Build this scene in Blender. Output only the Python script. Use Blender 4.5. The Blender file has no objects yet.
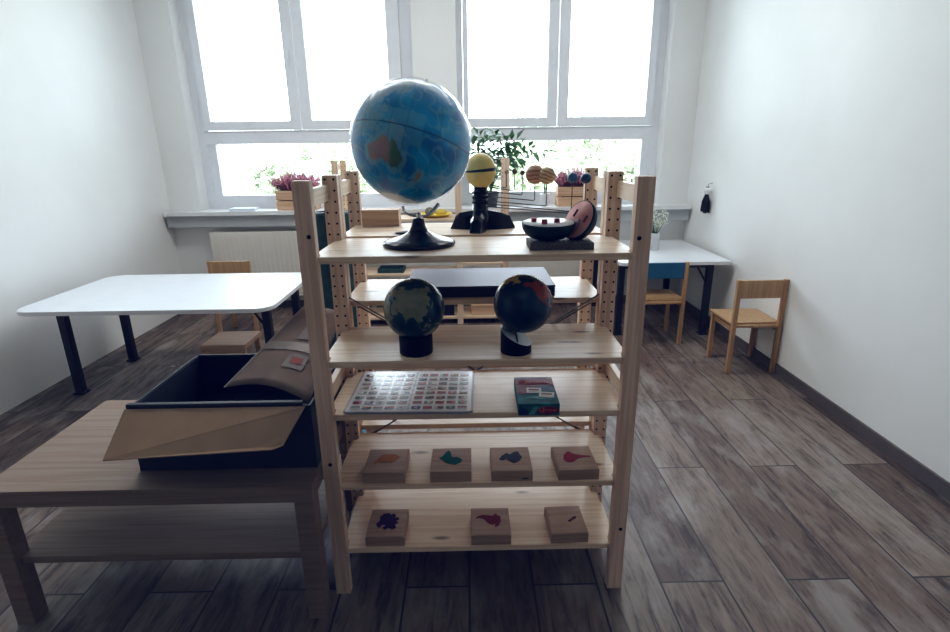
import bpy, bmesh, math, random
from mathutils import Vector, Matrix, noise
random.seed(7)
PI = math.pi
sc = bpy.context.scene
C = sc.collection
V = Vector

# ---------------------------------------------------------------- materials
def new_mat(name):
    m = bpy.data.materials.new(name); m.use_nodes = True
    nt = m.node_tree; b = nt.nodes['Principled BSDF']
    return m, nt, b
def N(nt, t, **k):
    n = nt.nodes.new(t)
    for a, v in k.items():
        if a in n.inputs: n.inputs[a].default_value = v
        else: setattr(n, a, v)
    return n
def ramp(nt, fac, stops):
    r = nt.nodes.new('ShaderNodeValToRGB'); e = r.color_ramp.elements
    while len(e) < len(stops): e.new(.5)
    for i, (p, c) in enumerate(stops):
        e[i].position = p; e[i].color = (*c, 1)
    nt.links.new(fac, r.inputs[0]); return r.outputs[0]
def mixc(nt, fac, a, b, mode='MIX'):
    m = nt.nodes.new('ShaderNodeMix'); m.data_type = 'RGBA'; m.blend_type = mode
    for s, v in ((0, fac), (6, a), (7, b)):
        if hasattr(v, 'links'): nt.links.new(v, m.inputs[s])
        else: m.inputs[s].default_value = v if s == 0 else (*v, 1)
    return m.outputs[2]
def plain(name, col, rough=.5, metal=0, var=.08, scale=12, spec=.5, coat=0):
    m, nt, b = new_mat(name)
    tc = N(nt, 'ShaderNodeTexCoord'); n = N(nt, 'ShaderNodeTexNoise', Scale=scale, Detail=4)
    nt.links.new(tc.outputs['Object'], n.inputs['Vector'])
    lo = tuple(c*(1-var) for c in col); hi = tuple(min(1, c*(1+var)) for c in col)
    nt.links.new(ramp(nt, n.outputs[0], [(.3, lo), (.7, hi)]), b.inputs['Base Color'])
    b.inputs['Roughness'].default_value = rough; b.inputs['Metallic'].default_value = metal
    b.inputs['Specular IOR Level'].default_value = spec; b.inputs['Coat Weight'].default_value = coat
    return m
def pine(name, axis, light=(.82, .66, .50), dark=(.60, .41, .27), rough=.45, knots=True):
    m, nt, b = new_mat(name); L = nt.links.new
    tc = N(nt, 'ShaderNodeTexCoord'); oi = N(nt, 'ShaderNodeObjectInfo')
    mul = N(nt, 'ShaderNodeVectorMath', operation='SCALE'); mul.inputs['Scale'].default_value = 7.3
    cmb = N(nt, 'ShaderNodeCombineXYZ')
    for i in range(3): L(oi.outputs['Random'], cmb.inputs[i])
    L(cmb.outputs[0], mul.inputs[0])
    add = N(nt, 'ShaderNodeVectorMath', operation='ADD'); L(tc.outputs['Object'], add.inputs[0]); L(mul.outputs[0], add.inputs[1])
    s = [14., 14., 14.]; s['xyz'.index(axis)] = 1.3
    mp = N(nt, 'ShaderNodeMapping'); mp.inputs['Scale'].default_value = s; L(add.outputs[0], mp.inputs[0])
    n1 = N(nt, 'ShaderNodeTexNoise', Scale=1.0, Detail=3, Distortion=.6); L(mp.outputs[0], n1.inputs['Vector'])
    s2 = [90., 90., 90.]; s2['xyz'.index(axis)] = 3
    mp2 = N(nt, 'ShaderNodeMapping'); mp2.inputs['Scale'].default_value = s2; L(add.outputs[0], mp2.inputs[0])
    n2 = N(nt, 'ShaderNodeTexNoise', Scale=1.0, Detail=2); L(mp2.outputs[0], n2.inputs['Vector'])
    mth = N(nt, 'ShaderNodeMath', operation='MULTIPLY'); L(n1.outputs[0], mth.inputs[0]); mth.inputs[1].default_value = 9
    sn = N(nt, 'ShaderNodeMath', operation='SINE'); L(mth.outputs[0], sn.inputs[0])
    c1 = ramp(nt, sn.outputs[0], [(0, light), (.55, light), (1, dark)])
    c1 = mixc(nt, .9, light, c1)
    c2 = mixc(nt, ramp(nt, n2.outputs[0], [(.42, (0, 0, 0)), (.62, (1, 1, 1))]), c1, tuple(.80*x for x in dark) if 0 else tuple(k*x for k, x in zip((.84, .77, .70), light))); 
    if knots:
        s3 = [13., 13., 13.]; s3['xyz'.index(axis)] = 4.2
        mp3 = N(nt, 'ShaderNodeMapping'); mp3.inputs['Scale'].default_value = s3; L(add.outputs[0], mp3.inputs[0])
        vo = N(nt, 'ShaderNodeTexVoronoi', Scale=1.0); L(mp3.outputs[0], vo.inputs['Vector'])
        kn = ramp(nt, vo.outputs['Distance'], [(0, (1, 1, 1)), (.07, (.8, .8, .8)), (.15, (0, 0, 0))])
        sep = N(nt, 'ShaderNodeSeparateColor'); L(vo.outputs['Color'], sep.inputs[0])
        gt = N(nt, 'ShaderNodeMath', operation='GREATER_THAN'); L(sep.outputs[0], gt.inputs[0]); gt.inputs[1].default_value = .08
        mm = N(nt, 'ShaderNodeMath', operation='MULTIPLY'); L(kn, mm.inputs[0]); L(gt.outputs[0], mm.inputs[1])
        c2 = mixc(nt, mm.outputs[0], c2, (.16, .085, .05))
    L(c2, b.inputs['Base Color'])
    b.inputs['Roughness'].default_value = rough
    return m
def emis_noise(): pass

PX = pine('pine_x', 'x'); PY = pine('pine_y', 'y'); PZ = pine('pine_z', 'z', (.78, .60, .47), (.55, .39, .28), .6)
BEECH = pine('beech', 'x', (.42, .29, .205), (.34, .22, .15), .55, knots=False)
BIRCH = pine('birch_veneer', 'x', (.27, .20, .155), (.22, .16, .12), .55, knots=False)
CHAIRW = pine('chair_wood', 'z', (.50, .32, .17), (.40, .24, .12), .45, knots=False)
CRATEW = pine('crate_wood', 'x', (.62, .42, .28), (.48, .3, .19), .6, knots=False)
HOLE = plain('hole_black', (.012, .01, .01), .9, spec=.1)
WALL = plain('wall_paint', (.84, .86, .86), .85, var=.02, scale=3, spec=.2)
CEIL = plain('ceiling_paint', (.8, .8, .8), .9, var=.02, spec=.1)
PVC = plain('white_pvc', (.80, .84, .90), .35, var=.02)
SILL = plain('sill_white', (.78, .80, .82), .3, var=.03)
RAD = plain('radiator_enamel', (.74, .72, .67), .4, var=.02)
DARKG = plain('dark_grille', (.25, .25, .24), .6)
LAM = plain('white_laminate', (.80, .83, .87), .35, var=.02)
BLKMET = plain('black_metal', (.015, .017, .025), .45)
BLKPL = plain('black_plastic', (.006, .008, .018), .22, coat=.1, spec=.35)
BLKMATTE = plain('black_matte', (.007, .007, .012), .5, spec=.15)
CHROME = plain('metal_arc', (.6, .6, .62), .3, metal=.9)
STEEL = plain('brace_steel', (.16, .15, .15), .4, metal=.8)
BLUEP = plain('blue_panel', (.02, .12, .24), .5)
SUNY = plain('sun_yellow', (.78, .58, .20), .45, var=.1, scale=30)
DARKB = plain('band_dark', (.02, .02, .03), .4)
YEL = plain('tray_yellow', (.85, .62, .08), .4)
GREENMAT = plain('mat_green', (.03, .07, .072), .8, var=.3, scale=25)
BLUEBIN = plain('bin_blue', (.06, .42, .80), .35)
EARTHOUT = plain('model_outer', (.004, .024, .034), .45, spec=.2, var=.5, scale=20)
WHITEP = plain('white_plastic', (.8, .82, .85), .35)
REDCUBE = plain('red_core', (.28, .05, .07), .5)
DKRED = plain('slot_maroon', (.10, .01, .03), .6)
WOVEN = plain('woven_grey', (.10, .095, .09), .8, var=.6, scale=180)
VASEW = plain('vase_glaze', (.62, .66, .70), .25)
STEMG = plain('stem_green', (.06, .13, .05), .6)
LEAF = plain('leaf_green', (.07, .17, .08), .4, var=.5, scale=9)
LEAF2 = plain('leaf_fresh', (.10, .28, .06), .45, var=.3, scale=9)
HEATH = plain('heather_pink', (.75, .34, .44), .8, var=.5, scale=60)
HEATHD = plain('heather_base', (.22, .09, .15), .9, var=.4, scale=40)
GYP = plain('gypsophila_white', (.75, .78, .68), .8)
PAPER = plain('paper_blueish', (.72, .80, .90), .7, var=.03)
ROCK = plain('grey_stone', (.16, .17, .13), .8, var=.4, scale=60)
FRUIT = plain('yellow_fruit', (.62, .48, .10), .5)
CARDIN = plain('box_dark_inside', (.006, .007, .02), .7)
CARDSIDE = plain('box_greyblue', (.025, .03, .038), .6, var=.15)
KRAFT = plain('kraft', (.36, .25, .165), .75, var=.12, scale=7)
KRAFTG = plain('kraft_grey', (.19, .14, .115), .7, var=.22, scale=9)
TAPE = plain('packing_tape', (.22, .19, .18), .3)
LABEL = plain('shipping_label', (.22, .20, .20), .6, var=.06)
REDINK = plain('red_ink', (.33, .10, .08), .7)
PURPLE = plain('box_purple_grey', (.055, .045, .085), .5, spec=.3, var=.08, scale=5)
NAVY = plain('box_navy', (.008, .008, .022), .4)
YARN = plain('black_yarn', (.012, .014, .02), .9)
GROUND = plain('pale_ground', (.34, .38, .30), .9, var=.15, scale=1)
BUSH = plain('bush_leaf', (.52, .57, .41), .9, var=.35, scale=2, spec=.1)
BARK = plain('bark', (.12, .09, .07), .9)

def glass_mat():
    m = bpy.data.materials.new('window_glass'); m.use_nodes = True; nt = m.node_tree; nt.nodes.clear()
    o = N(nt, 'ShaderNodeOutputMaterial'); t = N(nt, 'ShaderNodeBsdfTransparent'); g = N(nt, 'ShaderNodeBsdfGlossy', Roughness=.02)
    t.inputs[0].default_value = (.95, .98, 1, 1)
    f = N(nt, 'ShaderNodeFresnel', IOR=1.45); x = N(nt, 'ShaderNodeMixShader')
    nt.links.new(f.outputs[0], x.inputs[0]); nt.links.new(t.outputs[0], x.inputs[1]); nt.links.new(g.outputs[0], x.inputs[2]); nt.links.new(x.outputs[0], o.inputs[0])
    return m
GLASS = glass_mat()
def wrap_mat():
    m = bpy.data.materials.new('clear_plastic_film'); m.use_nodes = True; nt = m.node_tree; nt.nodes.clear()
    o = N(nt, 'ShaderNodeOutputMaterial'); t = N(nt, 'ShaderNodeBsdfTransparent'); g = N(nt, 'ShaderNodeBsdfGlossy', Roughness=.16)
    tc = N(nt, 'ShaderNodeTexCoord'); n = N(nt, 'ShaderNodeTexNoise', Scale=9, Detail=3, Distortion=1.5)
    bp_ = N(nt, 'ShaderNodeBump', Strength=.5, Distance=.01)
    nt.links.new(tc.outputs['Object'], n.inputs['Vector']); nt.links.new(n.outputs[0], bp_.inputs['Height']); nt.links.new(bp_.outputs[0], g.inputs['Normal'])
    l = N(nt, 'ShaderNodeLayerWeight', Blend=.08); x = N(nt, 'ShaderNodeMixShader')
    nt.links.new(l.outputs['Facing'], x.inputs[0]); nt.links.new(t.outputs[0], x.inputs[1]); nt.links.new(g.outputs[0], x.inputs[2]); nt.links.new(x.outputs[0], o.inputs[0])
    return m
WRAP = wrap_mat()
def floor_mat():
    m, nt, b = new_mat('weathered_planks'); L = nt.links.new
    tc = N(nt, 'ShaderNodeTexCoord'); sp = N(nt, 'ShaderNodeSeparateXYZ'); L(tc.outputs['Object'], sp.inputs[0])
    cb = N(nt, 'ShaderNodeCombineXYZ'); L(sp.outputs[1], cb.inputs[0]); L(sp.outputs[0], cb.inputs[1])
    mp = N(nt, 'ShaderNodeMapping'); mp.inputs['Location'].default_value = (11.23, 10.03, 0); L(cb.outputs[0], mp.inputs[0])
    br = N(nt, 'ShaderNodeTexBrick'); L(mp.outputs[0], br.inputs['Vector'])
    br.offset = .5; br.offset_frequency = 2
    for k, v in (('Scale', 1), ('Brick Width', 1.25), ('Row Height', .2), ('Mortar Size', .0035), ('Mortar Smooth', .2), ('Bias', 0)): br.inputs[k].default_value = v
    br.inputs['Color1'].default_value = (.0, .0, .0, 1); br.inputs['Color2'].default_value = (1, 1, 1, 1); br.inputs['Mortar'].default_value = (.5, .5, .5, 1)
    base = ramp(nt, br.outputs['Color'], [(0, (.08, .054, .043)), (.45, (.15, .108, .088)), (1, (.22, .18, .15))])
    # grain, shifted per plank
    sh = N(nt, 'ShaderNodeVectorMath', operation='ADD'); L(mp.outputs[0], sh.inputs[0])
    cc = N(nt, 'ShaderNodeCombineXYZ'); L(br.outputs['Color'], cc.inputs[2]); 
    s9 = N(nt, 'ShaderNodeVectorMath', operation='SCALE'); s9.inputs['Scale'].default_value = 20; L(cc.outputs[0], s9.inputs[0]); L(s9.outputs[0], sh.inputs[1])
    m2 = N(nt, 'ShaderNodeMapping'); m2.inputs['Scale'].default_value = (3, 22, 1); L(sh.outputs[0], m2.inputs[0])
    n = N(nt, 'ShaderNodeTexNoise', Scale=1.5, Detail=8, Roughness=.7, Distortion=.8); L(m2.outputs[0], n.inputs['Vector'])
    g = ramp(nt, n.outputs[0], [(.36, (.22, .20, .20)), (.5, (.9, .87, .85)), (.66, (1.25, 1.22, 1.2))])
    c = mixc(nt, .85, base, g, 'MULTIPLY')
    m3 = N(nt, 'ShaderNodeMapping'); m3.inputs['Scale'].default_value = (2.2, 5, 1); L(sh.outputs[0], m3.inputs[0])
    n3 = N(nt, 'ShaderNodeTexNoise', Scale=1.6, Detail=5, Roughness=.6); L(m3.outputs[0], n3.inputs['Vector'])
    pt = ramp(nt, n3.outputs[0], [(.5, (0, 0, 0)), (.68, (.55, .55, .55))])
    c = mixc(nt, pt, c, (.34, .315, .30))
    c = mixc(nt, br.outputs['Fac'], c, (.03, .025, .025))
    L(c, b.inputs['Base Color'])
    L(ramp(nt, n.outputs[0], [(.3, (.65, .65, .65)), (.7, (.38, .38, .38))]), b.inputs['Roughness'])
    bu = N(nt, 'ShaderNodeBump', Strength=.25, Distance=.004); L(n.outputs[0], bu.inputs['Height']); L(bu.outputs[0], b.inputs['Normal'])
    return m
FLOOR = floor_mat()
def band_mat(name, c1, c2, c3, scale, rot=0):
    m, nt, b = new_mat(name); L = nt.links.new
    tc = N(nt, 'ShaderNodeTexCoord'); mp = N(nt, 'ShaderNodeMapping'); mp.inputs['Rotation'].default_value = (0, rot, 0); L(tc.outputs['Object'], mp.inputs[0])
    w = N(nt, 'ShaderNodeTexWave', wave_type='BANDS', bands_direction='Z'); L(mp.outputs[0], w.inputs[0])
    w.inputs['Scale'].default_value = scale; w.inputs['Distortion'].default_value = 3; w.inputs['Detail'].default_value = 3; w.inputs['Detail Scale'].default_value = 1.2
    L(ramp(nt, w.outputs[1], [(0, c1), (.5, c2), (1, c3)]), b.inputs['Base Color']); b.inputs['Roughness'].default_value = .45
    return m
JUP = band_mat('planet_jupiter', (.35, .15, .08), (.55, .28, .16), (.62, .40, .26), 26, .12)
SAT = band_mat('planet_saturn', (.30, .16, .07), (.58, .38, .2), (.66, .48, .30), 30, -.35)
URA = plain('planet_blue', (.04, .14, .28), .4, var=.4, scale=60)
NEP = plain('planet_deepblue', (.012, .06, .15), .35, var=.3, scale=60)
GREYPL = plain('planet_grey', (.12, .12, .10), .5, var=.4, scale=90)
BRPL = plain('planet_brown', (.13, .07, .05), .5, var=.4, scale=90)
TANPL = plain('planet_tan', (.45, .33, .2), .5)
def pink_mat():
    m, nt, b = new_mat('mantle_pink'); L = nt.links.new
    tc = N(nt, 'ShaderNodeTexCoord'); g = N(nt, 'ShaderNodeTexNoise', Scale=25, Detail=3)
    L(tc.outputs['Object'], g.inputs['Vector'])
    L(ramp(nt, g.outputs[0], [(.3, (.50, .20, .20)), (.55, (.66, .30, .27)), (.75, (.60, .36, .36))]), b.inputs['Base Color']); b.inputs['Roughness'].default_value = .5
    return m
PINK = pink_mat()
MAUVE = plain('core_mauve', (.30, .20, .27), .5, var=.2, scale=40)
def vcol_mat(name, rough=.4, coat=0, spec=.5, nscale=0):
    m, nt, b = new_mat(name); a = N(nt, 'ShaderNodeVertexColor'); a.layer_name = 'Col'
    tc = N(nt, 'ShaderNodeTexCoord'); n = N(nt, 'ShaderNodeTexNoise', Scale=14, Detail=5, Distortion=1.2); nt.links.new(tc.outputs['Object'], n.inputs['Vector'])
    c = mixc(nt, .5, a.outputs[0], ramp(nt, n.outputs[0], [(.35, (.75, .75, .75)), (.65, (1, 1, 1))]), 'MULTIPLY')
    nt.links.new(c, b.inputs['Base Color']); b.inputs['Roughness'].default_value = rough; b.inputs['Coat Weight'].default_value = coat; b.inputs['Specular IOR Level'].default_value = spec
    return m
GLOBEM = vcol_mat('globe_print', .35, 0, .35)
GLOBES = vcol_mat('globe_print_gloss', .22, 0, .35)
PRINT = vcol_mat('printed_sheet', .24, 0, .4)
GAMEM = vcol_mat('game_box_print', .4)

# ---------------------------------------------------------------- mesh helpers
class MB:
    def __init__(s): s.bm = bmesh.new(); s.mats = []
    def mi(s, m):
        if m not in s.mats: s.mats.append(m)
        return s.mats.index(m)
    def box(s, x0, x1, y0, y1, z0, z1, m, bev=0, M=None):
        vs = [s.bm.verts.new(V((x, y, z))) for x in (x0, x1) for y in (y0, y1) for z in (z0, z1)]
        fs = [s.bm.faces.new([vs[i] for i in q]) for q in ((0, 1, 3, 2), (4, 6, 7, 5), (0, 4, 5, 1), (2, 3, 7, 6), (0, 2, 6, 4), (1, 5, 7, 3))]
        k = s.mi(m)
        for f in fs: f.material_index = k
        if bev:
            es = list({e for f in fs for e in f.edges})
            r = bmesh.ops.bevel(s.bm, geom=es, offset=bev, segments=2, affect='EDGES', profile=.6)
            for f in r['faces']: f.material_index = k
            vs = list({v for f in r['faces'] for v in f.verts} | {v for v in vs if v.is_valid})
        if M:
            for v in vs: v.co = M @ v.co
        return s
    def poly(s, pts, m):
        f = s.bm.faces.new([s.bm.verts.new(V(p)) for p in pts]); f.material_index = s.mi(m); return f
    def prism(s, pts, z0, z1, m, M=None, bev=0):
        k = s.mi(m)
        a = [s.bm.verts.new(V((x, y, z0))) for x, y in pts]; b = [s.bm.verts.new(V((x, y, z1))) for x, y in pts]
        fs = [s.bm.faces.new(a[::-1]), s.bm.faces.new(b)]
        n = len(pts)
        for i in range(n): fs.append(s.bm.faces.new([a[i], a[(i+1) % n], b[(i+1) % n], b[i]]))
        for f in fs: f.material_index = k
        vs = a+b
        if bev:
            es = list(fs[0].edges)+list(fs[1].edges)
            r = bmesh.ops.bevel(s.bm, geom=es, offset=bev, segments=2, affect='EDGES')
            for f in r['faces']: f.material_index = k
            vs = list({v for f in r['faces'] for v in f.verts} | {v for v in vs if v.is_valid})
        if M:
            for v in vs: v.co = M @ v.co
        return s
    def lathe(s, prof, m, n=32, c=(0, 0, 0), M=None, caps=True):
        k = s.mi(m); rings = []
        for r, z in prof:
            if r < 1e-6: rings.append([s.bm.verts.new(V((0, 0, z)))])
            else: rings.append([s.bm.verts.new(V((r*math.cos(2*PI*i/n), r*math.sin(2*PI*i/n), z))) for i in range(n)])
        for a, b in zip(rings, rings[1:]):
            for i in range(n):
                j = (i+1) % n
                q = [a[i % len(a)], a[j % len(a)], b[j % len(b)], b[i % len(b)]]
                q = list(dict.fromkeys(q))
                if len(q) > 2:
                    f = s.bm.faces.new(q); f.material_index = k; f.smooth = True
        if caps:
            for r_, rev in ((rings[0], True), (rings[-1], False)):
                if len(r_) > 2:
                    f = s.bm.faces.new(r_[::-1] if rev else r_); f.material_index = k
        T = Matrix.Translation(c) @ (M or Matrix.Identity(4))
        for rg in rings:
            for v in rg: v.co = T @ v.co
        return s
    def tube(s, pts, r, m, n=8, closed=False):
        k = s.mi(m); pts = [V(p) for p in pts]; rings = []
        rr = r if isinstance(r, (list, tuple)) else [r]*len(pts)
        prev = None
        for i, p in enumerate(pts):
            t = (pts[min(i+1, len(pts)-1)]-pts[max(i-1, 0)]).normalized()
            a = prev if prev is not None else (V((0, 0, 1)) if abs(t.z) < .9 else V((1, 0, 0)))
            u = (a - t*a.dot(t)).normalized(); w = t.cross(u); prev = u
            rings.append([s.bm.verts.new(p+(u*math.cos(2*PI*j/n)+w*math.sin(2*PI*j/n))*rr[i]) for j in range(n)])
        for a, b in zip(rings, rings[1:]):
            for j in range(n):
                f = s.bm.faces.new([a[j], a[(j+1) % n], b[(j+1) % n], b[j]]); f.material_index = k; f.smooth = n > 5
        for rg in (rings[0][::-1], rings[-1]):
            f = s.bm.faces.new(rg); f.material_index = k
        return s
    def sphere(s, c, r, m, n=24, sc_=(1, 1, 1), M=None):
        k = s.mi(m)
        T = Matrix.Translation(c) @ (M or Matrix.Identity(4)) @ Matrix.Diagonal((*sc_, 1))
        g = bmesh.ops.create_uvsphere(s.bm, u_segments=n, v_segments=max(6, n//2), radius=r, matrix=T)
        for v in g['verts']:
            for f in v.link_faces: f.material_index = k; f.smooth = True
        return s
    def leaf(s, p, d, up, ln, w, m, bend=.25):
        k = s.mi(m); p = V(p); d = V(d).normalized(); u = V(up); sd = d.cross(u)
        sd = sd.normalized() if sd.length > 1e-4 else V((1, 0, 0)); nn = sd.cross(d)
        a = s.bm.verts.new(p); b = s.bm.verts.new(p+d*ln*.45+sd*w*.5+nn*ln*bend*.4); c = s.bm.verts.new(p+d*ln*.45-sd*w*.5+nn*ln*bend*.4)
        e = s.bm.verts.new(p+d*ln-nn*ln*bend*.2)
        for q in ((a, b, c), (c, b, e)):
            f = s.bm.faces.new(q); f.material_index = k
        return s
    def obj(s, name, parent=None, smooth=False, fixn=True):
        if fixn: bmesh.ops.recalc_face_normals(s.bm, faces=s.bm.faces)
        me = bpy.data.meshes.new(name); s.bm.to_mesh(me); s.bm.free()
        for m in s.mats: me.materials.append(m)
        o = bpy.data.objects.new(name, me); C.objects.link(o)
        if parent: o.parent = parent
        return o
def B(name, parent, m, *boxes, bev=0):
    mb = MB()
    for b in boxes: mb.box(*b, m, bev)
    return mb.obj(name, parent)
def thing(name, label, cat, loc=(0, 0, 0), rz=0, group=None):
    o = bpy.data.objects.new(name, None); C.objects.link(o); o.empty_display_size = .05
    o.location = loc; o.rotation_euler = (0, 0, rz); o['label'] = label; o['category'] = cat
    if group: o['group'] = group
    return o
def tag(o, label, cat, group=None):
    o['label'] = label; o['category'] = cat
    if group: o['group'] = group
    return o
def struct(o, label=None):
    o['kind'] = 'structure'
    if label: o['label'] = label
    return o
def sempty(name):
    o = bpy.data.objects.new(name, None); C.objects.link(o); o['kind'] = 'structure'; return o
def copy_tree(o, parent=None):
    c = o.copy(); C.objects.link(c)
    if parent: c.parent = parent
    for ch in list(o.children): copy_tree(ch, c)
    return c

# ---------------------------------------------------------------- room shell
XL, XR, YB, YF, H = -2.5, 1.82, 3.22, -3.2, 2.95
struct(B('floor', None, FLOOR, (XL-.2, XR+.2, YF-.2, YB+.3, -.1, 0)))
struct(B('ceiling', None, CEIL, (XL-.2, XR+.2, YF-.2, YB+.3, H, H+.1)))
struct(B('wall_right', None, WALL, (XR, XR+.2, YF, YB+.3, 0, H)))
struct(B('wall_left', None, WALL, (XL-.2, XL, YF, YB+.3, 0, H)))
struct(B('wall_front', None, plain('wall_paint_far', (.30, .29, .29), .9, var=.05, scale=2), (XL, XR, YF-.2, YF, 0, H)))
W1 = (-2.24, -.43); W2 = (-.089, 1.575); ZS, ZT = .848, 2.68
struct(B('wall_back', None, WALL, (XL, XR, YB, YB+.3, 0, ZS-.03), (XL, XR, YB, YB+.3, ZT, H), (XL, W1[0], YB, YB+.3, ZS-.03, ZT),
         (W1[1], W2[0], YB, YB+.3, ZS-.03, ZT), (W2[1], XR, YB, YB+.3, ZS-.03, ZT)))
struct(B('baseboard_right', None, plain('baseboard', (.12, .10, .10), .6), (XR-.012, XR, YF, YB, 0, .06)))
struct(B('baseboard_back', None, plain('baseboard2', (.12, .10, .10), .6), (XL, XR-.012, YB-.012, YB, 0, .06)))
struct(B('trim_1', None, SILL, (XL+.02, XR-.02, YB-.15, YB, ZS-.03, ZS), (W1[0], W1[1], YB, YB+.14, ZS-.03, ZS), (W2[0], W2[1], YB, YB+.14, ZS-.03, ZS), bev=0))

struct(B('sill_shade_band', None, plain('sill_shade_grey', (.42, .46, .48), .6, var=.03), (XL+.02, XR-.02, YB-.115, YB, ZS-.125, ZS-.0305)))  # added grey box, coloured as the shaded wall band under the sill

def window(name, x0, x1, p0, p1, m0, m1):
    """x0,x1 opening; p0,p1 outer pane edges; m0,m1 meeting stile of the two casements"""
    r = sempty(name); y0, y1 = 3.36, 3.44; tz0, tz1, sb = 1.37, 1.475, 1.548; lz = .955; sz = 2.53
    fl = max(.045, (p0-x0)*.5); fr = max(.045, (x1-p1)*.5)
    B('window_frame', r, PVC, (x0, x0+fl, y0, y1, ZS, ZT), (x1-fr, x1, y0, y1, ZS, ZT), (x0+fl, x1-fr, y0, y1, 2.6, ZT),
      (x0+fl, x1-fr, y0, y1, tz0, tz1), (x0+fl, x1-fr, y0, y1, ZS, lz), (x0+fl, p0, y0+.01, y1, lz, tz0), (p1, x1-fr, y0+.01, y1, lz, tz0))
    mm = (m0+m1)/2; g = .002
    for (a, b, pa, pb) in ((x0+fl, mm-g, p0, m0), (mm+g, x1-fr, m1, p1)):
        s = B('casement', r, PVC, (a+g, pa, y0-.02, y1-.02, tz1+.003, 2.597), (pb, b-g, y0-.02, y1-.02, tz1+.003, 2.597),
              (pa, pb, y0-.02, y1-.02, tz1+.003, sb), (pa, pb, y0-.02, y1-.02, sz, 2.597))
        B('pane', s, GLASS, (pa, pb, 3.405, 3.409, sb, sz))
    h = MB(); xx = m0+.04
    h.box(xx-.012, xx+.012, 3.330, 3.341, 2.02, 2.09, PVC, .002); h.box(xx-.009, xx+.009, 3.305, 3.330, 2.045, 2.065, PVC, .002); h.box(xx-.01, xx+.01, 3.297, 3.309, 1.94, 2.066, PVC, .003)
    h.obj('window_handle', r)
    B('pane', r, GLASS, (p0, p1, 3.405, 3.409, lz, tz0))
window('window_1', *W1, -2.11, -.64, -1.46, -1.283)
window('window_2', *W2, 0.0, 1.448, .638, .812)

def radiator(x0, x1, label, n=1):
    t = thing('radiator', label, 'radiator', (x0, 3.1, .13)); w = x1-x0
    mb = MB(); mb.box(0, w, 0, .016, 0, .55, RAD, .004)
    k = int(w/.04)
    for i in range(k): mb.box(.02+i*w*.98/k, .02+i*w*.98/k+.018, -.004, .001, .03, .52, RAD)
    mb.obj('front_panel', t)
    B('back_panel', t, RAD, (0, w, .07, .086, 0, .55), bev=.004)
    mb = MB(); mb.box(0, w, .016, .07, .535, .545, RAD)
    for i in range(int(w/.025)): mb.box(.008+i*.025, .018+i*.025, .020, .066, .545, .5465, DARKG)
    mb.obj('top_grille', t)
    for x in (.05, w-.08): B('bracket', t, RAD, (x, x+.03, .086, .12, .08, .45)); B('foot', t, RAD, (x, x+.03, .02, .066, -.13, .02))
radiator(-2.15, -.78, 'cream panel radiator under the left window, behind the white table')
radiator(.02, 1.0, 'cream panel radiator under the right window, behind the shelf units')

# ---------------------------------------------------------------- outside
struct(B('ground', None, GROUND, (-30, 30, 3.6, 60, -.6, -.5)))
def bush(name, label, cat, x, y, z0, rx, ry, h, n, ls, trunk=.3):
    t = thing(name, label, cat, (x, y, -.5))
    mb = MB()
    z0 -= -.5
    for i in range(n):
        while True:
            q = V((random.uniform(-1, 1), random.uniform(-1, 1), random.uniform(-1, 1)))
            if .3 < q.length < 1: break
        q *= .75+.5*noise.noise(q*2.3+V((x, y, 0)))
        p = V((q.x*rx, q.y*ry, z0+h/2+q.z*h/2))
        d = V((random.uniform(-1, 1), random.uniform(-1, 1), random.uniform(-.5, 1)))
        mb.leaf(p, d, V((random.random(), random.random(), 1)), ls*random.uniform(.7, 1.3), ls*.5, BUSH)
    mb.obj('foliage', t, fixn=False)
    MB().tube([(0, 0, 0), (.05, 0, z0+h*.3), (0, .05, z0+h*.6)], [.07, .05, .02], BARK).obj('trunk', t)
bush('bush', 'round pale green bush outside the left window, above the left planter', 'bush', -3.4, 8, .35, .65, .6, 1.0, 1800, .13)
bush('bush', 'pale green bush outside, seen between the wooden shelf posts left of the big globe', 'bush', -1.9, 7.6, .2, .8, .7, 1.5, 2200, .13)
bush('hedge_bush', 'pale yellow-green bush outside behind the leafy plant', 'bush', .85, 7.5, -.1, .8, .7, 1.6, 2600, .13)
bush('hedge_bush', 'pale yellow-green bush outside behind the right end of the right window', 'bush', 2.6, 7.5, -.1, .8, .7, 1.7, 2600, .13)
bush('tree', 'distant pale green tree seen low through the left window', 'tree', -5.0, 18, 0, 1.6, 1.2, 2.6, 1500, .3)
bush('tree', 'distant pale green tree seen low through the right window', 'tree', 3.8, 16, .2, 3.2, 1.2, 2.4, 2400, .28)
tag(B('garden_wall', None, plain('outside_wall', (.55, .62, .66), .9, var=.05), (-8.5, -2.6, 13, 13.2, -.5, .95)), 'long pale garden wall outside, low in the left window', 'wall')

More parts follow.
